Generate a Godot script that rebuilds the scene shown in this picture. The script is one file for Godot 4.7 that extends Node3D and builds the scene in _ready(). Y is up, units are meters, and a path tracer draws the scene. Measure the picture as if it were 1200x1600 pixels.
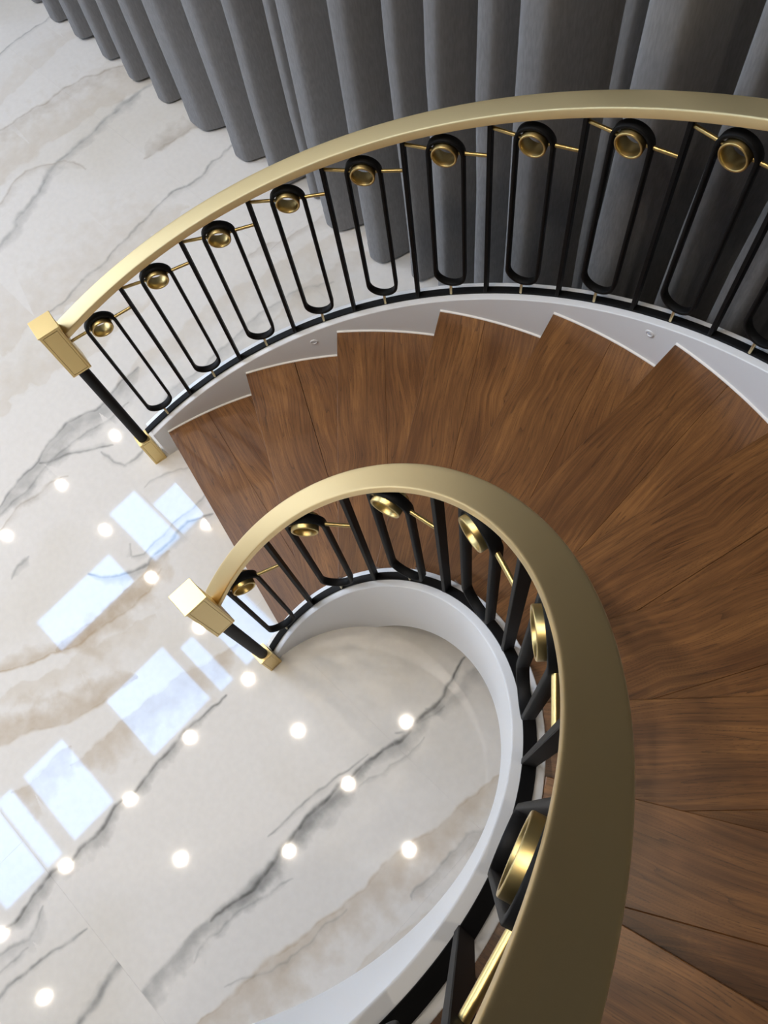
extends Node3D
# Curved walnut staircase seen from above. World axes follow the room: x runs along the curtain, z points at the curtain,
# the stair axis is at the origin. Stair angles are measured in plan from x towards z, the stair climbs as they grow.

const TURN := 0.361          # stair angles below were measured from another axis
const PITCH := 0.6257        # rise in metres per radian
const RISE := 0.165
const TREADS := 16
const TREAD_STEP := 0.263
const TREAD_START := -0.1065
const R_OUT := 1.5366        # circle of the outer posts
const R_IN := 0.5190         # circle of the inner posts
const BASE_OUT := 0.2945     # height of the outer base rail at angle 0
const BASE_IN := 0.2203
const POST := 0.722
const CEILING := 5.6
const EYE := Vector3(-0.423, 3.139, 0.143)
const FOCAL := 1288.0

var M := {}
var taken := {}
var eye_basis: Basis

# ------------------------------------------------------------------ helpers
func numbered(called: String) -> String:
	var n: int = taken.get(called, 0)
	taken[called] = n + 1
	return called if n == 0 else "%s_%03d" % [called, n]

func thing(called: String, label: String, category: String, at := Vector3.ZERO, group := "") -> Node3D:
	var o := Node3D.new()
	o.name = numbered(called)
	add_child(o)
	o.position = at
	o.set_meta("label", label)
	o.set_meta("category", category)
	if group != "":
		o.set_meta("group", group)
	return o

func part(called: String, mesh: Mesh, mat: Material, parent: Node, xf := Transform3D.IDENTITY, label := "") -> MeshInstance3D:
	var o := MeshInstance3D.new()
	o.name = called
	o.mesh = mesh
	o.material_override = mat
	o.transform = xf
	o.cast_shadow = GeometryInstance3D.SHADOW_CASTING_SETTING_ON
	parent.add_child(o, true)
	if label != "":
		o.set_meta("label", label)
	return o

func structure(called: String, label: String, category: String) -> Node3D:
	var o := thing(called, label, category)
	o.set_meta("kind", "structure")
	return o

func pol(r: float, a: float, y: float) -> Vector3:
	return Vector3(r * cos(a), y, r * sin(a))

# local x outwards from the stair axis, y up, z along growing angle
func frame_at(r: float, a: float, y: float) -> Transform3D:
	return Transform3D(Basis(Vector3.UP, -a), pol(r, a, y))

# rows of profile points; smooth along the rows and across shallow corners
func sweep(rows: Array, closed_profile := true, closed_path := false, caps := true, uv_scale := Vector2(1, 1)) -> ArrayMesh:
	var nr := rows.size()
	var np: int = rows[0].size()
	var ns := np if closed_profile else np - 1
	var seg := []
	for i in nr:
		var row: PackedVector3Array = rows[i]
		var ia := i - 1
		var ib := i + 1
		if closed_path:
			ia = (i - 1 + nr) % nr
			ib = (i + 1) % nr
		else:
			ia = maxi(ia, 0)
			ib = mini(ib, nr - 1)
		var mid := Vector3.ZERO
		for q in row:
			mid += q
		mid /= np
		var ra: PackedVector3Array = rows[ia]
		var rb: PackedVector3Array = rows[ib]
		var ln := PackedVector3Array()
		for j in ns:
			var k := (j + 1) % np
			var along := (rb[j] + rb[k]) - (ra[j] + ra[k])
			var n := along.cross(row[k] - row[j])
			n = n.normalized()
			if closed_profile and n.dot((row[j] + row[k]) * 0.5 - mid) < 0:
				n = -n
			ln.append(n)
		seg.append(ln)
	var v := PackedVector3Array()
	var nn := PackedVector3Array()
	var uv := PackedVector2Array()
	var idx := PackedInt32Array()
	var rr := nr + 1 if closed_path else nr
	for j in ns:
		var k := (j + 1) % np
		var base := v.size()
		var run := 0.0
		for i0 in rr:
			var i := i0 % nr
			var row: PackedVector3Array = rows[i]
			var ln: PackedVector3Array = seg[i]
			var n0 := ln[j]
			var n1 := ln[j]
			if closed_profile or j > 0:
				var o := ln[(j - 1 + ns) % ns]
				if o.dot(ln[j]) > 0.6:
					n0 = (o + ln[j]).normalized()
			if closed_profile or j < ns - 1:
				var o := ln[(j + 1) % ns]
				if o.dot(ln[j]) > 0.6:
					n1 = (o + ln[j]).normalized()
			if i0 > 0:
				var pv: PackedVector3Array = rows[(i0 - 1) % nr]
				run += row[j].distance_to(pv[j])
			v.append(row[j])
			v.append(row[k])
			nn.append(n0)
			nn.append(n1)
			uv.append(Vector2(run * uv_scale.x, float(j) / ns * uv_scale.y))
			uv.append(Vector2(run * uv_scale.x, float(j + 1) / ns * uv_scale.y))
		for i in rr - 1:
			var a := base + i * 2
			idx.append_array([a, a + 1, a + 2, a + 1, a + 3, a + 2])
	if caps and closed_profile and not closed_path:
		for e in [0, nr - 1]:
			var row: PackedVector3Array = rows[e]
			var other: PackedVector3Array = rows[1 if e == 0 else nr - 2]
			var n := (row[0] - other[0]).normalized()
			var mid := Vector3.ZERO
			for q in row:
				mid += q
			mid /= np
			var base := v.size()
			v.append(mid)
			nn.append(n)
			uv.append(Vector2.ZERO)
			for q in row:
				v.append(q)
				nn.append(n)
				uv.append(Vector2.ZERO)
			for j in np:
				idx.append_array([base, base + 1 + j, base + 1 + (j + 1) % np])
	return commit(v, nn, uv, idx)

# turns triangles so that their front (clockwise) side is the one the normals point to
func commit(v: PackedVector3Array, nn: PackedVector3Array, uv: PackedVector2Array, idx: PackedInt32Array) -> ArrayMesh:
	for t in range(0, idx.size(), 3):
		var a := v[idx[t]]
		var g := (v[idx[t + 1]] - a).cross(v[idx[t + 2]] - a)
		if g.dot(nn[idx[t]] + nn[idx[t + 1]] + nn[idx[t + 2]]) > 0:
			var s := idx[t + 1]
			idx[t + 1] = idx[t + 2]
			idx[t + 2] = s
	var arr := []
	arr.resize(Mesh.ARRAY_MAX)
	arr[Mesh.ARRAY_VERTEX] = v
	arr[Mesh.ARRAY_NORMAL] = nn
	arr[Mesh.ARRAY_TEX_UV] = uv
	arr[Mesh.ARRAY_INDEX] = idx
	var m := ArrayMesh.new()
	m.add_surface_from_arrays(Mesh.PRIMITIVE_TRIANGLES, arr)
	return m

func inset(poly: PackedVector2Array, d: float) -> PackedVector2Array:
	var out := PackedVector2Array()
	var n := poly.size()
	var area := 0.0
	for i in n:
		area += poly[i].cross(poly[(i + 1) % n])
	var s := 1.0 if area > 0 else -1.0
	for i in n:
		var a := (poly[i] - poly[(i - 1 + n) % n]).normalized()
		var b := (poly[(i + 1) % n] - poly[i]).normalized()
		var na := Vector2(-a.y, a.x) * s
		var nb := Vector2(-b.y, b.x) * s
		var m := na + nb
		var k := 2.0 / maxf(m.length_squared(), 0.5)
		out.append(poly[i] + m * d * k * 1.0)
	return out

# drops corners that lie within half a millimetre of the one before
func tidy(poly: PackedVector2Array) -> PackedVector2Array:
	var out := PackedVector2Array()
	for q in poly:
		if out.is_empty() or (q.distance_to(out[-1]) > 0.002 and q.distance_to(out[0]) > 0.002):
			out.append(q)
	return out

# plan polygon (x, z) between two heights, upper edge chamfered; uv_of maps plan points to texture space
func slab(poly: PackedVector2Array, y0: float, y1: float, bevel: float, uv_of: Callable) -> ArrayMesh:
	var v := PackedVector3Array()
	var nn := PackedVector3Array()
	var uv := PackedVector2Array()
	var idx := PackedInt32Array()
	var n := poly.size()
	var top := inset(poly, bevel) if bevel > 0 else poly
	for pair in [[top, y1, Vector3.UP], [poly, y0, Vector3.DOWN]]:
		var tri := Geometry2D.triangulate_polygon(pair[0])
		var base := v.size()
		for q in pair[0]:
			v.append(Vector3(q.x, pair[1], q.y))
			nn.append(pair[2])
			uv.append(uv_of.call(q))
		for t in tri:
			idx.append(base + t)
	var mid := Vector2.ZERO
	for q in poly:
		mid += q
	mid /= n
	var area := 0.0
	for i in n:
		area += poly[i].cross(poly[(i + 1) % n])
	var s := -1.0 if area > 0 else 1.0
	for i in n:
		var k := (i + 1) % n
		var e := (poly[k] - poly[i]).normalized()
		var o := Vector2(-e.y, e.x) * s
		var side := Vector3(o.x, 0, o.y)
		var quads := [[poly[i], poly[k], y0, poly[i], poly[k], y1 - bevel, side]]
		if bevel > 0:
			quads.append([poly[i], poly[k], y1 - bevel, top[i], top[k], y1, (side + Vector3.UP).normalized()])
		for w in quads:
			var base := v.size()
			for c in [[w[0], w[2], 0], [w[1], w[2], 0], [w[3], w[5], 1], [w[4], w[5], 1]]:
				v.append(Vector3(c[0].x, c[1], c[0].y))
				nn.append(w[6])
				uv.append(uv_of.call(c[0] - o * (0.03 * (1.0 - c[2]))))
			idx.append_array([base, base + 1, base + 2, base + 1, base + 3, base + 2])
	return commit(v, nn, uv, idx)

func rect(x0: float, z0: float, x1: float, z1: float) -> PackedVector2Array:
	return PackedVector2Array([Vector2(x0, z0), Vector2(x1, z0), Vector2(x1, z1), Vector2(x0, z1)])

# box with all edges chamfered, centred on the origin
func bbox(size: Vector3, b: float) -> ArrayMesh:
	var h := size * 0.5
	var rows := []
	for yy in [[-h.y, b], [-h.y + b, 0.0], [h.y - b, 0.0], [h.y, b]]:
		var i: float = yy[1]
		var r := PackedVector3Array()
		var x := h.x - i
		var z := h.z - i
		for c in [Vector2(x - b, z), Vector2(x, z - b), Vector2(x, -z + b), Vector2(x - b, -z), Vector2(-x + b, -z), Vector2(-x, -z + b), Vector2(-x, z - b), Vector2(-x + b, z)]:
			r.append(Vector3(c.x, yy[0], c.y))
		rows.append(r)
	var st := SurfaceTool.new()
	st.begin(Mesh.PRIMITIVE_TRIANGLES)
	st.set_smooth_group(-1)
	for i in 3:
		var ra: PackedVector3Array = rows[i]
		var rb: PackedVector3Array = rows[i + 1]
		for j in 8:
			var k := (j + 1) % 8
			for q in [ra[j], rb[j], ra[k], ra[k], rb[j], rb[k]]:
				st.add_vertex(q)
	for e in [0, 3]:
		var r: PackedVector3Array = rows[e]
		for j in range(1, 7):
			for q in ([r[0], r[j], r[j + 1]] if e == 0 else [r[0], r[j + 1], r[j]]):
				st.add_vertex(q)
	st.generate_normals()
	return st.commit()

# a mesh whose heights rise along z, as the stair does
func sheared(mesh: ArrayMesh, slope: float) -> ArrayMesh:
	var arr := mesh.surface_get_arrays(0)
	var v: PackedVector3Array = arr[Mesh.ARRAY_VERTEX]
	for i in v.size():
		v[i].y += slope * v[i].z
	arr[Mesh.ARRAY_VERTEX] = v
	var m := ArrayMesh.new()
	m.add_surface_from_arrays(Mesh.PRIMITIVE_TRIANGLES, arr)
	return m

# lathe about local x: profile of (x, radius), open or closed
func lathe_x(profile: Array, n: int, closed_profile := false) -> ArrayMesh:
	var rows := []
	for i in n:
		var a := TAU * i / n
		var r := PackedVector3Array()
		for q in profile:
			r.append(Vector3(q.x, q.y * cos(a), q.y * sin(a)))
		rows.append(r)
	return sweep(rows, closed_profile, true, false)

func rod(a: Vector3, b: Vector3, r: float, n := 12, cham := 0.0) -> ArrayMesh:
	var d := (b - a).normalized()
	var s := d.cross(Vector3.UP if absf(d.y) < 0.9 else Vector3.RIGHT).normalized()
	var t := d.cross(s)
	var rows := []
	for e in [[a, r], [b, r]]:
		var row := PackedVector3Array()
		for j in n:
			var g := TAU * j / n
			row.append(e[0] + (s * cos(g) + t * sin(g)) * e[1])
		rows.append(row)
	return sweep(rows)

# a bar that climbs round the axis: profile points (radial offset, height)
func helix(profile: Array, r: float, base: float, a0: float, a1: float, steps: int) -> ArrayMesh:
	var rows := []
	for i in steps + 1:
		var a := lerpf(a0, a1, float(i) / steps)
		var row := PackedVector3Array()
		for q in profile:
			row.append(pol(r + q.x, a + TURN, base + PITCH * a + q.y))
		rows.append(row)
	return sweep(rows)

func rounded(w: float, y0: float, y1: float, rad: float, crown: float) -> Array:
	var out := []
	var hw := w * 0.5
	for c in [[hw - rad, y1 - rad, 0.0], [-hw + rad, y1 - rad, PI / 2], [-hw + rad * 0.6, y0 + rad * 0.6, PI], [hw - rad * 0.6, y0 + rad * 0.6, PI * 1.5]]:
		var rr: float = rad if c[2] < 3.0 else rad * 0.6
		for k in 5:
			var g: float = c[2] + PI / 2 * k / 4.0
			out.append(Vector2(c[0] + rr * cos(g), c[1] + rr * sin(g)))
		if c[2] == 0.0 and crown > 0:
			for k in range(1, 8):
				var t := k / 8.0
				out.append(Vector2(lerpf(hw - rad, -hw + rad, t), y1 + crown * 4 * t * (1 - t)))
	return out

# ------------------------------------------------------------------ photograph pixel -> floor
func on_floor(px: float, py: float) -> Vector2:
	var d := eye_basis * Vector3((px - 600.0) / FOCAL, -(py - 800.0) / FOCAL, -1.0)
	var t := -EYE.y / d.y
	return Vector2(EYE.x + d.x * t, EYE.z + d.z * t)

# ------------------------------------------------------------------ materials
func mat(color: Color, rough: float, metal := 0.0) -> StandardMaterial3D:
	var m := StandardMaterial3D.new()
	m.albedo_color = color
	m.roughness = rough
	m.metallic = metal
	return m

func noise(freq: float, seed_: int, octaves := 3) -> FastNoiseLite:
	var n := FastNoiseLite.new()
	n.noise_type = FastNoiseLite.TYPE_SIMPLEX_SMOOTH
	n.frequency = freq
	n.seed = seed_
	n.fractal_octaves = octaves
	return n

func noise_texture(freq: float, seed_: int, lo: Color, hi: Color, size := 256) -> NoiseTexture2D:
	var t := NoiseTexture2D.new()
	t.width = size
	t.height = size
	t.seamless = true
	t.noise = noise(freq, seed_, 4)
	var g := Gradient.new()
	g.set_color(0, lo)
	g.set_color(1, hi)
	t.color_ramp = g
	return t

const WX := 2048
const WZ := 1365
const X0 := -1.0
const Z0 := -2.0
const PPM := 341.33
var mr := PackedFloat32Array()
var mg := PackedFloat32Array()
var mb := PackedFloat32Array()
var warp_a: FastNoiseLite
var warp_b: FastNoiseLite
var rough_n: FastNoiseLite

# a vein of the marble along photo pixels: a core line and a stain fading to one side (side > 0 right of the run, seen from above)
func vein(px: Array, core_w: float, core: float, band_w: float, band: float, tint: Color, side := 1.0, wob := 0.03, cut := 0) -> void:
	var pts := []
	for q in px:
		pts.append((on_floor(q[0], q[1]) - Vector2(X0, Z0)) * PPM)
	var buf := PackedFloat32Array()
	buf.resize(WX * WZ)
	var bx0 := WX
	var bx1 := 0
	var bz0 := WZ
	var bz1 := 0
	var reach := (maxf(core_w * 2.2, band_w) + wob) * PPM + 3.0
	var cw := core_w * PPM
	var bw := maxf(band_w * PPM, 1.0)
	var total := 0.0
	for i in pts.size() - 1:
		total += pts[i].distance_to(pts[i + 1])
	var run := 0.0
	for i in pts.size() - 1:
		var a: Vector2 = pts[i]
		var b: Vector2 = pts[i + 1]
		var ab := b - a
		var len_ := ab.length()
		var dir := ab / len_
		var x0 := clampi(int(minf(a.x, b.x) - reach), 0, WX)
		var x1 := clampi(int(maxf(a.x, b.x) + reach), 0, WX)
		var z0 := clampi(int(minf(a.y, b.y) - reach), 0, WZ)
		var z1 := clampi(int(maxf(a.y, b.y) + reach), 0, WZ)
		bx0 = mini(bx0, x0)
		bx1 = maxi(bx1, x1)
		bz0 = mini(bz0, z0)
		bz1 = maxi(bz1, z1)
		for z in range(z0, z1):
			for x in range(x0, x1):
				var rel := Vector2(x, z) - a
				var t := rel.dot(dir)
				if t < -reach or t > len_ + reach:
					continue
				var s0 := dir.cross(rel) * side
				if s0 > reach or s0 < -reach:
					continue
				var wa := warp_a.get_noise_2d(x, z)
				var s := s0 + wa * wob * PPM
				var tc := clampf(t, 0, len_)
				var over := absf(t - tc)
				var along := (run + tc) / total
				if cut != 0 and float(z) / PPM + Z0 < -1.078:
					if cut > 0:
						continue
				elif cut < 0:
					continue
				var taper := minf(1.0, minf(along if cut == 0 else 1.0, 1.0 - along) * 6.0 + 0.12)
				var d := sqrt(s * s + over * over)
				var wn := warp_b.get_noise_2d(x, z)
				var c := core * exp(-pow(d / (cw * (0.35 + 0.45 * taper)), 2.0)) * clampf(0.75 + 0.6 * wn, 0.1, 1.0)
				if band > 0 and s > 0 and over < 2.0:
					var f := 1.0 - s / (bw * taper * (0.9 + 0.5 * wn))
					if f > 0:
						c = maxf(c, band * minf(f * 1.25, 1.0) * (0.72 + 0.35 * wn))
				var at := z * WX + x
				if c > buf[at]:
					buf[at] = c
		run += len_
	for z in range(bz0, bz1):
		for x in range(bx0, bx1):
			var at := z * WX + x
			var c := minf(buf[at], 0.95)
			if c > 0.004:
				mr[at] = lerpf(mr[at], tint.r, c)
				mg[at] = lerpf(mg[at], tint.g, c)
				mb[at] = lerpf(mb[at], tint.b, c)

func marble() -> ImageTexture:
	warp_a = noise(0.012, 11, 4)
	warp_b = noise(0.03, 12, 4)
	var n := WX * WZ
	mr.resize(n)
	mg.resize(n)
	mb.resize(n)
	var lo := noise(0.004, 21, 4)
	lo.domain_warp_enabled = true
	lo.domain_warp_amplitude = 40.0
	lo.domain_warp_frequency = 0.004
	var small := lo.get_image(WX / 2, WX / 2)
	small.resize(WX, WX, Image.INTERPOLATE_BILINEAR)
	var cl := small.get_data()
	var fine := noise(0.08, 23, 3).get_image(WX, WZ).get_data()
	var st := cl.size() / (WX * WX)
	for at in n:
		var c := cl[at * st] / 255.0
		var f := (fine[at] / 255.0 - 0.5) * 0.022
		var w := clampf((c - 0.5) * 1.6, 0.0, 1.0)
		mr[at] = 0.855 - 0.045 * w + f
		mg[at] = 0.840 - 0.055 * w + f
		mb[at] = 0.818 - 0.080 * w + f
	var grey := Color(0.50, 0.50, 0.49)
	var dark := Color(0.36, 0.36, 0.35)
	var tan_ := Color(0.66, 0.58, 0.48)
	var pale := Color(0.75, 0.70, 0.63)
	var warm := Color(0.60, 0.55, 0.49)
	# broad pale and tan bands first
	vein([[-60, 330], [0, 290], [60, 238], [110, 205], [170, 165], [230, 128], [280, 110]], 0.012, 0.35, 0.36, 0.5, pale, -1.0, 0.05)
	vein([[-40, 235], [0, 205], [60, 165], [130, 125], [200, 100], [240, 92]], 0.010, 0.55, 0.10, 0.25, warm, 1.0, 0.03)
	vein([[-30, 190], [0, 162], [50, 112], [105, 65], [170, 30]], 0.010, 0.3, 0.20, 0.3, pale, -1.0, 0.04)
	vein([[-20, 105], [0, 84], [45, 50], [95, 10], [115, -10]], 0.008, 0.55, 0.03, 0.2, grey, 1.0, 0.03)
	vein([[-40, 410], [0, 385], [35, 335], [78, 272], [92, 255], [130, 220], [190, 165], [240, 133]], 0.018, 0.55, 0.06, 0.35, grey, 1.0, 0.03)
	vein([[-20, 330], [0, 315], [40, 268], [100, 255], [135, 262]], 0.010, 0.5, 0.05, 0.25, warm, 1.0, 0.03)
	vein([[60, 510], [90, 480], [140, 430], [200, 375], [225, 345], [260, 310], [310, 280], [350, 235], [385, 205]], 0.009, 0.6, 0.03, 0.2, grey, 1.0, 0.03)
	vein([[225, 248], [262, 225], [300, 197], [322, 190]], 0.014, 0.6, 0.10, 0.5, warm, -1.0, 0.04)
	vein([[-60, 600], [0, 555], [60, 505], [130, 470], [210, 400], [300, 330]], 0.01, 0.15, 0.45, 0.38, pale, -1.0, 0.08)
	vein([[-30, 660], [0, 640], [80, 590], [160, 540], [240, 470]], 0.01, 0.2, 0.30, 0.42, pale, -1.0, 0.08)
	# behind the outer balustrade
	vein([[180, 600], [240, 548], [330, 480], [430, 420], [520, 372], [600, 350]], 0.012, 0.35, 0.16, 0.4, pale, 1.0, 0.05)
	vein([[230, 640], [300, 590], [370, 520], [440, 470], [520, 440]], 0.010, 0.4, 0.05, 0.25, grey, 1.0, 0.04)
	vein([[380, 400], [440, 372], [500, 340], [560, 330]], 0.008, 0.4, 0.06, 0.3, warm, 1.0, 0.04)
	vein([[430, 500], [490, 440], [540, 400], [600, 385]], 0.010, 0.35, 0.14, 0.42, pale, 1.0, 0.05)
	# below the outer newel
	vein([[-20, 815], [0, 790], [30, 752], [60, 722], [75, 690], [110, 660], [150, 640], [185, 600], [215, 575]], 0.010, 0.75, 0.13, 0.5, grey, 1.0, 0.02)
	vein([[-20, 828], [0, 805], [45, 765], [72, 732], [100, 700], [160, 662], [200, 630]], 0.008, 0.5, 0.03, 0.3, grey, 1.0, 0.02)
	vein([[62, 724], [100, 714], [140, 704], [176, 697]], 0.009, 0.75, 0.03, 0.3, grey, -1.0, 0.02)
	vein([[160, 705], [178, 722], [195, 730], [215, 714], [225, 700]], 0.008, 0.55, 0.02, 0.2, grey, 1.0, 0.02)
	vein([[0, 830], [40, 785], [80, 752], [105, 742]], 0.007, 0.45, 0.04, 0.2, warm, 1.0, 0.03)
	vein([[225, 760], [250, 745], [275, 735], [300, 725]], 0.007, 0.4, 0.02, 0.2, grey, 1.0, 0.03)
	vein([[205, 850], [207, 868], [225, 868], [255, 840], [290, 805], [330, 760]], 0.007, 0.5, 0.03, 0.25, grey, 1.0, 0.02)
	vein([[138, 900], [185, 897], [232, 884], [262, 850], [295, 818], [330, 800]], 0.010, 0.85, 0.05, 0.45, grey, 1.0, 0.02)
	vein([[90, 1018], [130, 985], [165, 955], [200, 920], [235, 886], [262, 862]], 0.009, 0.6, 0.15, 0.62, tan_, 1.0, 0.03)
	vein([[-20, 1060], [30, 1042], [80, 1020], [130, 1000], [180, 965], [232, 925], [250, 890]], 0.010, 0.7, 0.08, 0.5, tan_, -1.0, 0.03)
	vein([[-20, 1100], [60, 1060], [120, 1035], [190, 985], [240, 960]], 0.008, 0.4, 0.14, 0.45, pale, 1.0, 0.05)
	vein([[-30, 1178], [0, 1165], [60, 1142], [120, 1120], [168, 1098], [215, 1062]], 0.010, 0.65, 0.16, 0.62, tan_, -1.0, 0.03)
	vein([[20, 905], [28, 885], [45, 872]], 0.012, 0.5, 0.03, 0.3, grey, 1.0, 0.03)
	vein([[110, 1195], [150, 1160], [190, 1125], [250, 1085], [310, 1040], [370, 1010]], 0.008, 0.35, 0.16, 0.55, tan_, 1.0, 0.03)
	vein([[20, 1240], [45, 1225], [80, 1192], [110, 1170]], 0.008, 0.3, 0.14, 0.5, tan_, 1.0, 0.03)
	# long vein along the light panels
	vein([[-30, 1495], [0, 1462], [30, 1432], [60, 1395], [80, 1365], [112, 1345], [148, 1312], [180, 1262], [212, 1235], [246, 1186], [300, 1140], [350, 1085]], 0.011, 0.8, 0.05, 0.45, dark, 1.0, 0.02)
	vein([[-20, 1520], [10, 1490], [45, 1465], [70, 1420]], 0.010, 0.5, 0.05, 0.3, grey, 1.0, 0.03)
	vein([[-40, 1595], [0, 1560], [48, 1512], [92, 1482], [134, 1450]], 0.009, 0.7, 0.02, 0.25, grey, 1.0, 0.02)
	vein([[-20, 1540], [15, 1510], [42, 1480]], 0.006, 0.45, 0.02, 0.2, grey, 1.0, 0.02)
	# main vein in the well
	vein([[205, 1580], [262, 1502], [318, 1448], [372, 1400], [430, 1338], [480, 1282], [538, 1232], [590, 1180]], 0.012, 0.5, 0.075, 0.62, grey, 1.0, 0.02, 1)
	vein([[330, 1440], [390, 1392], [440, 1330], [482, 1275], [530, 1228], [575, 1192], [625, 1160], [660, 1120], [690, 1085], [728, 1030]], 0.010, 0.85, 0.04, 0.4, dark, 1.0, 0.02)
	vein([[420, 1310], [470, 1262], [520, 1220], [575, 1180]], 0.006, 0.6, 0.02, 0.2, grey, 1.0, 0.02)
	vein([[300, 1500], [350, 1450], [400, 1400], [455, 1370]], 0.007, 0.4, 0.02, 0.2, grey, 1.0, 0.03)
	vein([[665, 1105], [700, 1090], [735, 1062], [760, 1040]], 0.012, 0.4, 0.06, 0.4, grey, 1.0, 0.04)
	vein([[620, 1150], [650, 1135], [690, 1100]], 0.007, 0.45, 0.02, 0.2, grey, 1.0, 0.03)
	vein([[560, 1230], [600, 1215], [660, 1150]], 0.006, 0.3, 0.02, 0.2, grey, 1.0, 0.03)
	# lower band at the foot of the well
	vein([[290, 1625], [345, 1570], [420, 1508], [500, 1442], [580, 1378], [660, 1312], [720, 1260], [785, 1205]], 0.010, 0.6, 0.17, 0.5, tan_, 1.0, 0.03)
	vein([[350, 1540], [420, 1520], [480, 1478], [540, 1420]], 0.006, 0.35, 0.02, 0.15, grey, 1.0, 0.03)
	vein([[440, 1650], [520, 1560], [600, 1480], [660, 1430], [720, 1380], [770, 1330]], 0.008, 0.45, 0.10, 0.4, pale, 1.0, 0.04)
	vein([[640, 1400], [680, 1360], [720, 1320], [760, 1290]], 0.008, 0.45, 0.05, 0.3, grey, 1.0, 0.03)
	vein([[205, 1485], [168, 1530], [150, 1560], [122, 1600], [100, 1640]], 0.016, 0.75, 0.03, 0.4, grey, 1.0, 0.02, -1)
	var by := PackedByteArray()
	by.resize(n * 3)
	for at in n:
		by[at * 3] = int(clampf(mr[at], 0, 1) * 255.0)
		by[at * 3 + 1] = int(clampf(mg[at], 0, 1) * 255.0)
		by[at * 3 + 2] = int(clampf(mb[at], 0, 1) * 255.0)
	var im := Image.create_from_data(WX, WZ, false, Image.FORMAT_RGB8, by)
	im.generate_mipmaps()
	return ImageTexture.create_from_image(im)

func wood(seed_: int, a: Color, b: Color, c: Color) -> ImageTexture:
	var w := 1024
	var h := 512
	var bend := noise(0.0022, seed_, 2)
	var fig := noise(0.006, seed_ + 1, 3)
	var fib := noise(0.25, seed_ + 2, 2)
	var blot := noise(0.004, seed_ + 3, 3)
	var by := PackedByteArray()
	by.resize(w * h * 3)
	var at := 0
	for y in h:
		for x in w:
			var bn := bend.get_noise_2d(x * 0.5, y * 1.1)
			var v := y + bn * 46.0
			var ring := fig.get_noise_2d(x * 0.045, v * 1.6) * 7.0 + v * 0.012
			var fr := ring - floorf(ring)
			var line := pow(fr, 11.0)
			var pore := fib.get_noise_2d(x * 0.035, v * 1.1)
			var bl := blot.get_noise_2d(x * 0.45, y * 1.4)
			var streak := fib.get_noise_2d(x * 0.012 + 300.0, v * 0.28)
			var t := clampf(0.45 + 0.5 * bl + 0.10 * (fr - 0.5) + 0.26 * pore + 0.36 * streak, 0.0, 1.0)
			var k := clampf(line * 0.5 + maxf(pore - 0.14, 0.0) * 0.8, 0.0, 0.8)
			by[at] = int(clampf(lerpf(lerpf(a.r, b.r, t), c.r, k), 0, 1) * 255.0)
			by[at + 1] = int(clampf(lerpf(lerpf(a.g, b.g, t), c.g, k), 0, 1) * 255.0)
			by[at + 2] = int(clampf(lerpf(lerpf(a.b, b.b, t), c.b, k), 0, 1) * 255.0)
			at += 3
	# mirrored twice, so that it repeats without a seam
	var one := Image.create_from_data(w, h, false, Image.FORMAT_RGB8, by)
	var im := Image.create(w * 2, h * 2, false, Image.FORMAT_RGB8)
	for k in 4:
		im.blit_rect(one, Rect2i(0, 0, w, h), Vector2i((w if k % 2 == 1 else 0), (h if k > 1 else 0)))
		if k % 2 == 0:
			one.flip_x()
		else:
			one.flip_x()
			one.flip_y()
	im.generate_mipmaps()
	return ImageTexture.create_from_image(im)

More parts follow.
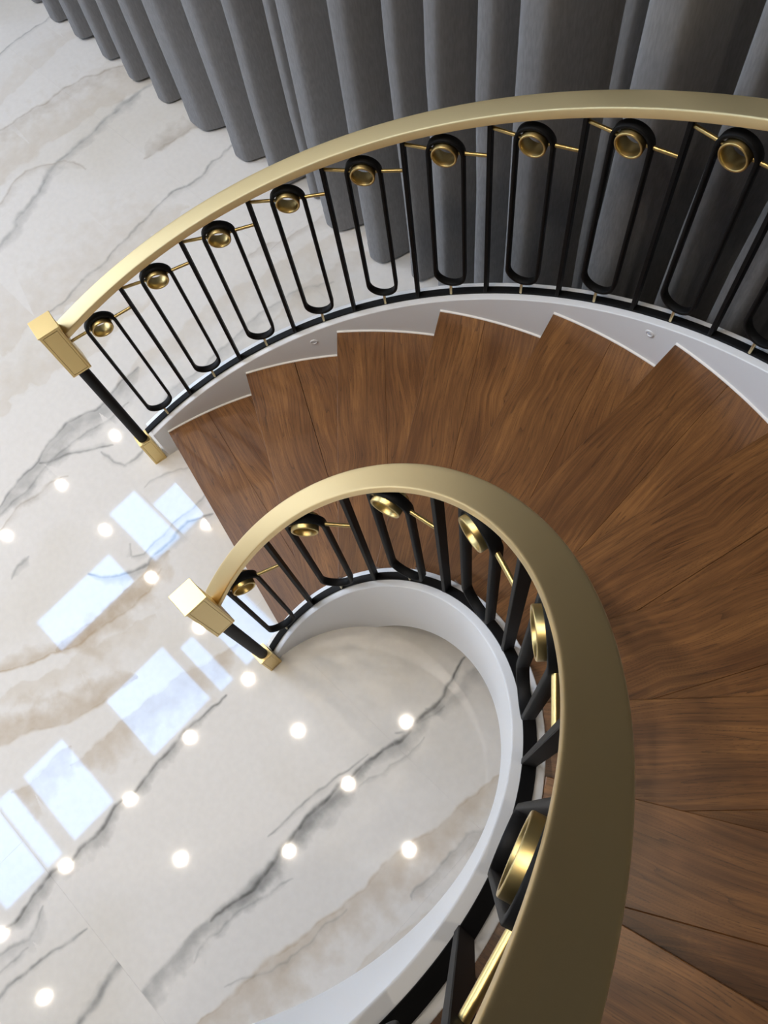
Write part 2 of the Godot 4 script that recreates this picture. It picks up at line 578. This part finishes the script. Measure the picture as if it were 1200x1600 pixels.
func make_materials() -> void:
	M.floor = mat(Color.WHITE, 0.032)
	M.floor.metallic_specular = 0.6
	M.floor.albedo_texture = marble()
	M.wood = []
	for k in 3:
		var m := mat(Color.WHITE, 0.36)
		m.albedo_texture = wood(100 + k * 17, Color(0.385, 0.25, 0.14), Color(0.59, 0.41, 0.235), Color(0.225, 0.14, 0.075))
		m.metallic_specular = 0.45
		M.wood.append(m)
	M.white = mat(Color(0.90, 0.90, 0.90), 0.28)
	M.darkening_wall = mat(Color(0.30, 0.20, 0.13), 0.5)  # invented dark brown for the unseen end wall, dims its bounce
	M.plaster = mat(Color(0.86, 0.85, 0.83), 0.9)
	M.ceiling = mat(Color(0.66, 0.64, 0.61), 0.9)
	M.caulk = mat(Color(0.93, 0.92, 0.90), 0.6)
	M.black = mat(Color(0.055, 0.053, 0.053), 0.6)
	M.black.metallic_specular = 0.3
	M.rail = mat(Color(0.90, 0.805, 0.60), 0.44, 1.0)
	M.rail.anisotropy_enabled = true
	M.rail.anisotropy = -0.6
	M.brass = mat(Color(0.77, 0.675, 0.45), 0.34, 1.0)
	M.brass_cap = mat(Color(0.85, 0.755, 0.53), 0.36, 1.0)
	M.pin = mat(Color(0.80, 0.74, 0.58), 0.3, 1.0)
	M.steel = mat(Color(0.75, 0.75, 0.76), 0.3, 0.6)
	M.lens = mat(Color(0.85, 0.87, 0.90), 0.15)
	M.curtain = mat(Color(0.53, 0.525, 0.525), 0.95)
	M.curtain.albedo_texture = noise_texture(0.05, 5, Color(0.86, 0.86, 0.86), Color(1, 1, 1))
	M.curtain.uv1_triplanar = true
	M.curtain.uv1_world_triplanar = true
	M.curtain.uv1_scale = Vector3(9, 1.5, 9)
	M.mullion = mat(Color(0.32, 0.32, 0.33), 0.5, 0.3)
	M.glass = mat(Color(0.9, 0.95, 1.0, 0.06), 0.02)
	M.glass.transparency = BaseMaterial3D.TRANSPARENCY_ALPHA
	M.panel = mat(Color(0.9, 0.95, 1.0), 0.4)
	M.panel.emission_enabled = true
	M.panel.emission = Color(0.56, 0.77, 1.0)
	M.panel.emission_energy_multiplier = 2.2
	M.bulb = mat(Color(1, 0.98, 0.94), 0.4)
	M.bulb.emission_enabled = true
	M.bulb.emission = Color(1.0, 0.95, 0.86)
	M.bulb.emission_energy_multiplier = 70.0

# ------------------------------------------------------------------ staircase
func build_stair() -> void:
	var t := thing("staircase", "curved walnut staircase with white stringers winding round an open well", "staircase")
	var rng := RandomNumberGenerator.new()
	rng.seed = 7
	var r0 := 0.5495
	var r1 := 1.4985
	for n in TREADS:
		var a := TREAD_START + TREAD_STEP * n + TURN
		var y := RISE * (n + 1)
		# plan of the tread in its own frame: x outwards along the nosing, z towards the next step
		var poly := PackedVector2Array()
		var nose := 0.0
		var back := TREAD_STEP
		var steps := 10
		for i in steps + 1:
			var g := back * i / steps
			poly.append(Vector2(r1 * cos(g), r1 * sin(g)))
		var nb := Vector2(-sin(back), cos(back)) * 0.035
		poly.append(Vector2(cos(back), sin(back)) * (r1 - 0.001) + nb)
		poly.append(Vector2(cos(back), sin(back)) * (r0 + 0.001) + nb)
		for i in range(steps, -1, -1):
			var g := back * i / steps
			poly.append(Vector2(r0 * cos(g), r0 * sin(g)))
		var holder := Node3D.new()
		holder.name = "tread"
		t.add_child(holder, true)
		holder.transform = Transform3D(Basis(Vector3.UP, -a), Vector3(0, y, 0))
		var cut := 0.178 + rng.randf_range(-0.02, 0.03)
		var strips := [[-0.01, cut - 0.00015], [cut + 0.00015, 0.6]]
		for s in strips:
			for piece in Geometry2D.intersect_polygons(poly, rect(0.3, s[0], 1.7, s[1])):
				piece = tidy(piece)
				if piece.size() < 3:
					continue
				var off := Vector2(rng.randf_range(0, 3), rng.randf_range(0, 3))
				var flip := 1.0 if rng.randf() < 0.5 else -1.0
				var uv_of := func(q: Vector2) -> Vector2: return Vector2(q.x * 0.475, q.y * 1.0 * flip) + off
				part("board", slab(piece, -0.034, 0.0, 0.0011, uv_of), M.wood[rng.randi() % 3], holder)
		# riser set back under the nosing
		var off2 := Vector2(rng.randf_range(0, 3), rng.randf_range(0, 3))
		var ruv := func(q: Vector2) -> Vector2: return Vector2(q.x * 0.475, q.y * 1.0) + off2
		var low := -RISE + 0.0005
		part("riser", slab(rect(r0 + 0.006, 0.016, r1 - 0.004, 0.034), low, -0.0345, 0.0, ruv), M.wood[rng.randi() % 3], holder)
		# bead of sealant along the wall side
		var rows := []
		for i in 13:
			var g := back * i / 12.0
			var row := PackedVector3Array()
			for q in [Vector2(-0.0020, 0.0), Vector2(-0.0008, 0.0030), Vector2(0.0044, 0.0042), Vector2(0.0044, -0.002)]:
				row.append(Vector3((r1 + q.x) * cos(g), q.y, (r1 + q.x) * sin(g)))
			rows.append(row)
		part("sealant", sweep(rows), M.caulk, holder, Transform3D.IDENTITY, "thin white line of sealant")
	# stringers: the lower edge stands on the floor first, then climbs
	var a_end := TREAD_START + TREAD_STEP * TREADS + 0.02
	for s in [["outer_stringer", 1.503, 1.572, BASE_OUT - 0.0095, -0.145], ["inner_stringer", 0.486, 0.5490, BASE_IN - 0.0095, -0.262]]:
		var rows := []
		var steps := 150
		for i in steps + 1:
			var a := lerpf(s[4], a_end, float(i) / steps)
			var top: float = s[3] + PITCH * a
			var bot := maxf(0.0, top - 0.57)
			var row := PackedVector3Array()
			var inner: bool = s[0] == "inner_stringer"
			var rl := 0.0045 if inner else 0.004   # round of the well-side or tread-side top edge
			var rr := 0.003 if inner else 0.004
			for k in 6:
				var g := PI / 2 * k / 5.0
				row.append(pol(s[1] + rl - rl * cos(g), a + TURN, top - rl + rl * sin(g)))
			for k in 4:
				var g := PI / 2 * k / 3.0
				row.append(pol(s[2] - rr + rr * sin(g), a + TURN, top - rr + rr * cos(g)))
			row.append(pol(s[2], a + TURN, bot))
			row.append(pol(s[1], a + TURN, bot))
			rows.append(row)
		part(s[0], sweep(rows), M.white, t, Transform3D.IDENTITY, "smooth white curved stringer")
	# closed underside
	var rows := []
	for i in 101:
		var a := lerpf(0.60, a_end, i / 100.0)
		var bot := maxf(0.012, BASE_IN - 0.0085 + PITCH * a - 0.55)
		var row := PackedVector3Array()
		for q in [[0.548, 0.0], [1.504, 0.0], [1.504, 0.02], [0.548, 0.02]]:
			row.append(pol(q[0], a + TURN, bot + q[1]))
		rows.append(row)
	part("soffit", sweep(rows), M.white, t)
	# little recessed lights in the outer stringer, switched off
	for k in 5:
		var a := 0.355 + 0.797 * k
		var y := 0.4416 + 0.5153 * k
		var xf := frame_at(1.5032, a + TURN, y)
		var body := part("step_light", lathe_x([Vector2(0.004, 0.0145), Vector2(-0.0025, 0.0145), Vector2(-0.0035, 0.0130), Vector2(-0.0035, 0.0095), Vector2(-0.001, 0.0085)], 28), M.white, t, xf, "small round white step light")
		part("lens", lathe_x([Vector2(-0.001, 0.0088), Vector2(-0.0022, 0.005), Vector2(-0.0026, 0.0001)], 24), M.lens, body)

# ------------------------------------------------------------------ balustrades
func stadium(half_w: float, y0: float, y1: float, thick: float, depth: float) -> ArrayMesh:
	var rows := []
	var rc := half_w - thick * 0.5
	var c1 := y1 - half_w
	var c0 := y0 + half_w
	var path := []
	for k in 17:
		var g := PI * k / 16.0
		path.append([Vector2(cos(g), sin(g)) * rc + Vector2(0, c1), Vector2(cos(g), sin(g))])
	for k in 17:
		var g := PI + PI * k / 16.0
		path.append([Vector2(cos(g), sin(g)) * rc + Vector2(0, c0), Vector2(cos(g), sin(g))])
	var h := depth * 0.5
	var e := thick * 0.5
	var c := 0.0014
	for w in path:
		var row := PackedVector3Array()
		for q in [Vector2(h, -e + c), Vector2(h, e - c), Vector2(h - c, e), Vector2(-h + c, e), Vector2(-h, e - c), Vector2(-h, -e + c), Vector2(-h + c, -e), Vector2(h - c, -e)]:
			var o: Vector2 = w[0] + w[1] * q.y
			row.append(Vector3(q.x, o.y, o.x))
		rows.append(row)
	return sweep(rows, true, true, false)

func build_balustrade(called: String, label: String, r: float, rail_r: float, base: float, first: float, step: float, count: int, newel_a: float, newel_r: float, base_h: float, cap_lo: float, cap_hi: float, a_end: float) -> void:
	var t := thing(called, label, "railing")
	var steps := 160
	part("handrail", helix(rounded(0.062, 0.0, 0.030, 0.0045, 0.0008), rail_r, base + POST, newel_a + 0.03 / newel_r, a_end, steps), M.rail, t, Transform3D.IDENTITY, "champagne brass handrail")
	part("base_rail", helix(rounded(0.025, -0.0083, 0.0, 0.0022, 0.0), r + 0.001, base, newel_a + 0.028 / newel_r, a_end, steps), M.black, t)
	var bar := sheared(bbox(Vector3(0.027, POST + 0.004, 0.0115), 0.0012), PITCH / r)
	var loop := stadium(0.0535, 0.058, 0.697, 0.0098, 0.025)
	var ring := lathe_x([Vector2(-0.0235, 0.0310), Vector2(-0.0235, 0.0352), Vector2(-0.0222, 0.0362), Vector2(0.0222, 0.0362), Vector2(0.0235, 0.0352), Vector2(0.0235, 0.0310), Vector2(0.0225, 0.0302), Vector2(-0.0225, 0.0302)], 48, true)
	var ring_y := 0.648
	for i in count:
		var a := first + step * i + TURN
		var y := base + PITCH * (first + step * i)
		part("post", bar, M.black, t, frame_at(r, a, y + POST * 0.5 + 0.001))
		# the loop before this post
		var am := a - step * 0.5
		var ym := y - PITCH * step * 0.5
		var lr := r - (0.006 if step > 0.3 else 0.009)
		var xf := frame_at(lr, am, ym)
		var lp := part("loop", loop, M.black, t, xf, "black metal loop with a brass ring at its top")
		part("ring", ring, M.brass, lp, Transform3D(Basis.IDENTITY, Vector3(0, ring_y, 0)), "brass ring")
		var inv := xf.affine_inverse()
		for e in [-1.0, 1.0]:
			var from := Vector3(0, ring_y, 0.0358 * e)
			var to: Vector3 = inv * pol(r, am + step * 0.5 * e, ym + ring_y)
			if e < 0 and step > 0.3:   # the steep inner rail: the rod runs up into the handrail
				var reach := (POST - 0.004 + 0.006 - ring_y) / PITCH * lr
				to = Vector3((from.x + to.x) * 0.5, ring_y, -reach)
			elif e < 0 and i == 0:
				to = inv * pol(newel_r, newel_a + TURN, ym + ring_y)
				to -= (to - from).normalized() * 0.03
			to -= (to - from).normalized() * 0.004
			part("rod", rod(from, to, 0.0053, 14), M.brass, lp, Transform3D.IDENTITY, "thin brass rod")
		part("pin", rod(Vector3(0, -0.001, 0), Vector3(0, 0.060, 0), 0.0048, 14), M.pin, lp, Transform3D.IDENTITY, "short brass pin")
	# newel post at the foot
	var np := Node3D.new()
	np.name = "newel_post"
	t.add_child(np, true)
	np.transform = frame_at(newel_r, newel_a + TURN, 0)
	np.set_meta("label", "black newel post with square brass cap and foot")
	var bw := 0.056
	var skin := 0.0032   # faces are plates on a core; the groove between border and field is left open
	part("foot_block", bbox(Vector3(bw - 2 * skin, base_h, bw - 2 * skin), 0.0004), M.brass_cap, np, Transform3D(Basis.IDENTITY, Vector3(0, base_h * 0.5, 0)), "square brass foot")
	part("shaft", rod(Vector3(0, base_h - 0.01, 0), Vector3(0, cap_lo + 0.02, 0), 0.0205, 36), M.black, np)
	var cw := 0.072
	part("cap_block", bbox(Vector3(cw - 2 * skin, cap_hi - cap_lo, cw - 2 * skin), 0.0004), M.brass_cap, np, Transform3D(Basis.IDENTITY, Vector3(0, (cap_lo + cap_hi) * 0.5, 0)), "square brass cap")
	part("cap_plate", bbox(Vector3(cw + 0.005, 0.005, cw + 0.005), 0.001), M.brass_cap, np, Transform3D(Basis.IDENTITY, Vector3(0, cap_hi + 0.0025, 0)), "thin brass plate on the cap")
	for blk in [[bw, 0.0, base_h, 0.008], [cw, cap_lo, cap_hi, 0.009]]:
		var hgt: float = blk[2] - blk[1]
		var wid: float = blk[0]
		var m: float = blk[3]
		var gap := 0.0022
		for k in 4:
			var rot := Basis(Vector3.UP, PI / 2 * k)
			var mid := Vector3(0, (blk[1] + blk[2]) * 0.5, 0)
			var out := wid * 0.5 - skin * 0.5
			# border strips, then the field inside the groove
			for f in [[0.0, hgt * 0.5 - m * 0.5, wid - 0.0002 - skin, m], [0.0, -hgt * 0.5 + m * 0.5, wid - 0.0002 - skin, m], [wid * 0.5 - m * 0.5 - skin * 0.5, 0.0, m - skin, hgt - 2 * m], [-wid * 0.5 + m * 0.5 + skin * 0.5, 0.0, m - skin, hgt - 2 * m], [0.0, 0.0, wid - 2 * m - 2 * gap, hgt - 2 * m - 2 * gap]]:
				part("face_plate", bbox(Vector3(f[2], f[3], skin), 0.0004), M.brass_cap, np, Transform3D(rot, rot * Vector3(f[0], f[1], out) + mid))

# ------------------------------------------------------------------ curtain
func build_curtain() -> void:
	var t := thing("curtain", "tall charcoal grey pleated curtain hanging to the marble floor behind the stair", "curtain", Vector3(0, 0, 1.70))
	var edges := [4.95, 4.70, 4.47, 4.22, 4.02, 3.80, 3.56, 3.315, 3.075, 2.856, 2.51, 2.21, 2.003, 1.849, 1.55, 1.33, 1.148, 0.961, 0.793, 0.54, 0.45, 0.195, 0.02, -0.22, -0.41, -0.66, -0.88, -1.12, -1.35, -1.6, -1.8, -2.05, -2.3]
	var rng := RandomNumberGenerator.new()
	rng.seed = 31
	var line := []
	var bulge := []
	for i in edges.size() - 1:
		var w: float = edges[i] - edges[i + 1]
		var depth := clampf(w * 1.15, 0.12, 0.25)
		var steps := 22
		var c0 := rng.randf_range(0.40, 0.52)
		for k in steps:
			var s := float(k) / steps
			var f := smoothstep(-0.02, 0.20, s) * (1.0 - smoothstep(c0, 0.96, s))
			f = f * (0.93 + 0.07 * sin(PI * clampf(s / 0.6, 0, 1)))
			line.append([edges[i] - w * s, f * depth, i])
	var hang := noise(0.9, 77, 2)
	var rows := []
	var ys := [0.006, 0.02, 0.10, 0.104, 0.108, 0.25, 0.5, 0.8, 1.2, 1.6, 2.0, 2.5, 3.0, 3.6, 4.2, 4.8, 5.2]
	for y in ys:
		var row := PackedVector3Array()
		for q in line:
			var sway := 0.012 * hang.get_noise_2d(q[0] * 2.0, y * 0.5)
			var shift := 0.02 * hang.get_noise_2d(q[0] * 1.0 + 40.0, y * 0.7)
			var gather := lerpf(1.0, 0.8, clampf(y / 5.0, 0, 1))
			var hem := 0.0015 if y < 0.105 else 0.0
			var lift := 0.0
			if y < 0.05:
				lift = 0.008 + 0.012 * hang.get_noise_1d(q[2] * 7.0)
			row.append(Vector3(q[0] + shift, y + maxf(lift, 0.0), 0.155 - q[1] * gather + sway - hem))
		rows.append(row)
	part("cloth", sweep(rows, false, false, false), M.curtain, t)
	part("track", bbox(Vector3(7.4, 0.04, 0.06), 0.003), M.mullion, t, Transform3D(Basis.IDENTITY, Vector3(1.3, 5.225, 0.08)))

# ------------------------------------------------------------------ room
func build_room() -> void:
	var f := structure("floor", "polished white marble slab floor with grey and tan veins", "floor")
	var uv_of := func(q: Vector2) -> Vector2: return Vector2((q.x - X0) / 6.0, (q.y - Z0) / 4.0)
	var zs := [-5.878, -4.678, -3.478, -2.278, -1.078, 0.122, 1.322, 2.25]
	for i in zs.size() - 1:
		var x := -4.0 - (1.3 if i % 2 == 0 else 0.1)
		while x < 8.0:
			var xa := maxf(x, -4.0)
			var xb := minf(x + 2.4, 8.0)
			if xb - xa > 0.05:
				part("slab", slab(rect(xa + 0.00012, zs[i] + 0.00012, xb - 0.00012, zs[i + 1] - 0.00012), -0.02, 0.0, 0.0002, uv_of), M.floor, f)
			x += 2.4
	part("bed", slab(rect(-4.0, -5.9, 8.0, 2.3), -0.12, -0.0205, 0.0, uv_of), M.plaster, f)
	var wb := structure("wall_back", "plain white wall behind the grey curtain", "wall")
	part("panel", bbox(Vector3(12.2, 5.9, 0.2), 0.002), M.plaster, wb, Transform3D(Basis.IDENTITY, Vector3(2.0, 2.83, 2.35)))
	var wf := structure("wall_front", "plain white wall across from the curtain", "wall")
	part("panel", bbox(Vector3(12.2, 5.9, 0.2), 0.002), M.plaster, wf, Transform3D(Basis.IDENTITY, Vector3(2.0, 2.83, -5.98)))
	var wl := structure("wall_end", "unseen wall behind the stair head, made dark brown to cut bounced light", "wall")
	part("panel", bbox(Vector3(0.2, 5.9, 8.3), 0.002), M.darkening_wall, wl, Transform3D(Basis.IDENTITY, Vector3(-2.7, 2.83, -1.8)))  # out of view, set dark to keep curtain folds and near rail dim
	var c := structure("ceiling", "plain flat ceiling with panels of daylight and round downlights", "ceiling")
	part("panel", bbox(Vector3(12.4, 0.15, 8.8), 0.002), M.ceiling, c, Transform3D(Basis.IDENTITY, Vector3(2.0, CEILING + 0.075, -1.8)))
	var wr := structure("wall_right", "plain white wall beyond the far end of the curtain", "wall")
	part("panel", bbox(Vector3(0.2, 5.9, 3.15), 0.002), M.plaster, wr, Transform3D(Basis.IDENTITY, Vector3(8.1, 2.83, 0.775)))
	# glazed end: the daylight that models the folds of the curtain
	var win := structure("window_1", "tall glazed end wall with slim dark mullions", "window")
	for k in 5:
		part("mullion", bbox(Vector3(0.09, 5.6, 0.05), 0.002), M.mullion, win, Transform3D(Basis.IDENTITY, Vector3(8.0, 2.8, -5.85 + k * 1.255)))
	for y in [0.04, 2.6, 5.55]:
		part("transom", bbox(Vector3(0.08, 0.06, 5.02), 0.002), M.mullion, win, Transform3D(Basis.IDENTITY, Vector3(8.0, y, -3.34)))
	for k in 4:
		for y in [[0.07, 2.57], [2.63, 5.52]]:
			part("pane", bbox(Vector3(0.008, y[1] - y[0], 1.2), 0.001), M.glass, win, Transform3D(Basis.IDENTITY, Vector3(8.0, (y[0] + y[1]) * 0.5, -5.2225 + k * 1.255)))

func build_lights() -> void:
	# daylight panels in the ceiling, found from their mirror images in the floor
	var wins := [[2.33, -1.74, 3.14, -0.93], [2.30, -0.80, 2.98, -0.62], [2.30, -0.42, 3.10, 0.10], [2.30, -2.86, 3.20, -2.33], [2.30, -3.22, 3.20, -3.03], [2.30, -3.76, 3.20, -3.26], [3.95, -1.74, 4.42, -0.66], [3.95, -0.34, 4.80, 0.05], [3.95, 0.09, 4.50, 0.52]]
	var n := 2
	for w in wins:
		var o := structure("window_%d" % n, "rectangular skylight in the ceiling", "skylight")
		n += 1
		var sx: float = w[2] - w[0]
		var sz: float = w[3] - w[1]
		var mid := Vector3((w[0] + w[2]) * 0.5, CEILING - 0.012, (w[1] + w[3]) * 0.5)
		part("pane", bbox(Vector3(sx, 0.016, sz), 0.001), M.panel, o, Transform3D(Basis.IDENTITY, mid))
		var l := AreaLight3D.new()
		l.name = "daylight"
		l.area_size = Vector2(sx, sz)
		l.light_color = Color(0.56, 0.77, 1.0)
		l.light_energy = 1.8 * sx * sz
		l.area_range = 12.0
		l.area_attenuation = 2.0
		l.shadow_enabled = true
		o.add_child(l)
		l.transform = Transform3D(Basis(Vector3.RIGHT, -PI / 2), mid - Vector3(0, 0.02, 0))
	var spots := []
	for q in [[5.54, -0.5], [4.69, -0.5], [3.84, -0.5], [3.0, -0.5], [2.18, -0.51], [1.4, -0.51], [0.65, -0.52], [-0.22, -0.54], [3.84, 0.36], [5.53, -1.35], [5.54, 0.36], [0.64, 0.33], [0.63, -1.38], [2.19, -1.35], [1.37, -2.2], [2.19, -2.2], [2.18, -3.08], [2.17, -3.94], [1.41, -3.96], [-1.07, 0.34]]:
		spots.append(Vector2(q[0], q[1]))
	var trim := lathe_x([Vector2(0, 0.038), Vector2(-0.004, 0.040), Vector2(-0.006, 0.048), Vector2(-0.004, 0.054), Vector2(0, 0.055)], 32)
	var lens := lathe_x([Vector2(-0.003, 0.0385), Vector2(-0.0035, 0.0001)], 28)
	for s in spots:
		var d := thing("downlight", "small round recessed downlight shining in the plain ceiling", "light", Vector3(s.x, CEILING, s.y), "ceiling downlights")
		var q := Basis(Vector3.BACK, PI / 2)
		part("trim", trim, M.white, d, Transform3D(q, Vector3.ZERO))
		part("lamp_lens", lens, M.bulb, d, Transform3D(q, Vector3.ZERO))
		var l := SpotLight3D.new()
		l.name = "beam"
		l.light_color = Color(1.0, 0.95, 0.88)
		l.light_energy = LAMP
		l.spot_range = 12.0
		l.spot_attenuation = 2.0
		l.spot_angle = 50.0
		l.light_size = 0.034
		l.shadow_enabled = true
		d.add_child(l)
		l.transform = Transform3D(Basis(Vector3.RIGHT, -PI / 2), Vector3(0, -0.02, 0))

const LAMP := 1.5
func _ready() -> void:
	# camera
	eye_basis = Basis(Vector3(-0.717, -0.099, 0.690), Vector3(0.627, 0.340, 0.701), Vector3(-0.303, 0.935, -0.182)).orthonormalized()
	var cam := Camera3D.new()
	cam.name = "camera"
	cam.transform = Transform3D(eye_basis, EYE)
	cam.fov = rad_to_deg(2.0 * atan(800.0 / FOCAL))
	cam.near = 0.05
	cam.far = 60.0
	add_child(cam)
	cam.current = true
	# sky and exposure
	var sky_mat := ProceduralSkyMaterial.new()
	sky_mat.sky_top_color = Color(0.68, 0.77, 0.90)
	sky_mat.sky_horizon_color = Color(0.93, 0.95, 0.97)
	sky_mat.ground_horizon_color = Color(0.80, 0.80, 0.78)
	sky_mat.ground_bottom_color = Color(0.55, 0.54, 0.52)
	sky_mat.sky_energy_multiplier = 2.4
	sky_mat.ground_energy_multiplier = 2.0
	var sky := Sky.new()
	sky.sky_material = sky_mat
	var env := Environment.new()
	env.background_mode = Environment.BG_SKY
	env.sky = sky
	env.tonemap_mode = Environment.TONE_MAPPER_LINEAR
	env.tonemap_exposure = 1.17
	env.sdfgi_enabled = true
	env.ssao_enabled = true
	env.ssil_enabled = true
	var we := WorldEnvironment.new()
	we.name = "environment"
	we.environment = env
	add_child(we)
	make_materials()
	build_room()
	build_lights()
	build_stair()
	build_balustrade("balustrade", "long outer balustrade sweeping past the grey curtain with champagne brass handrail", R_OUT, 1.545, BASE_OUT, 0.0, 0.15675, 26, -0.173, 1.528, 0.185, 0.775, 1.018, 4.0)
	build_balustrade("balustrade", "tight inner balustrade curling round the open stair well with champagne brass handrail", R_IN, 0.532, BASE_IN, 0.187, 0.51, 8, -0.322, 0.496, 0.168, 0.72, 1.016, 4.0)
	build_curtain()
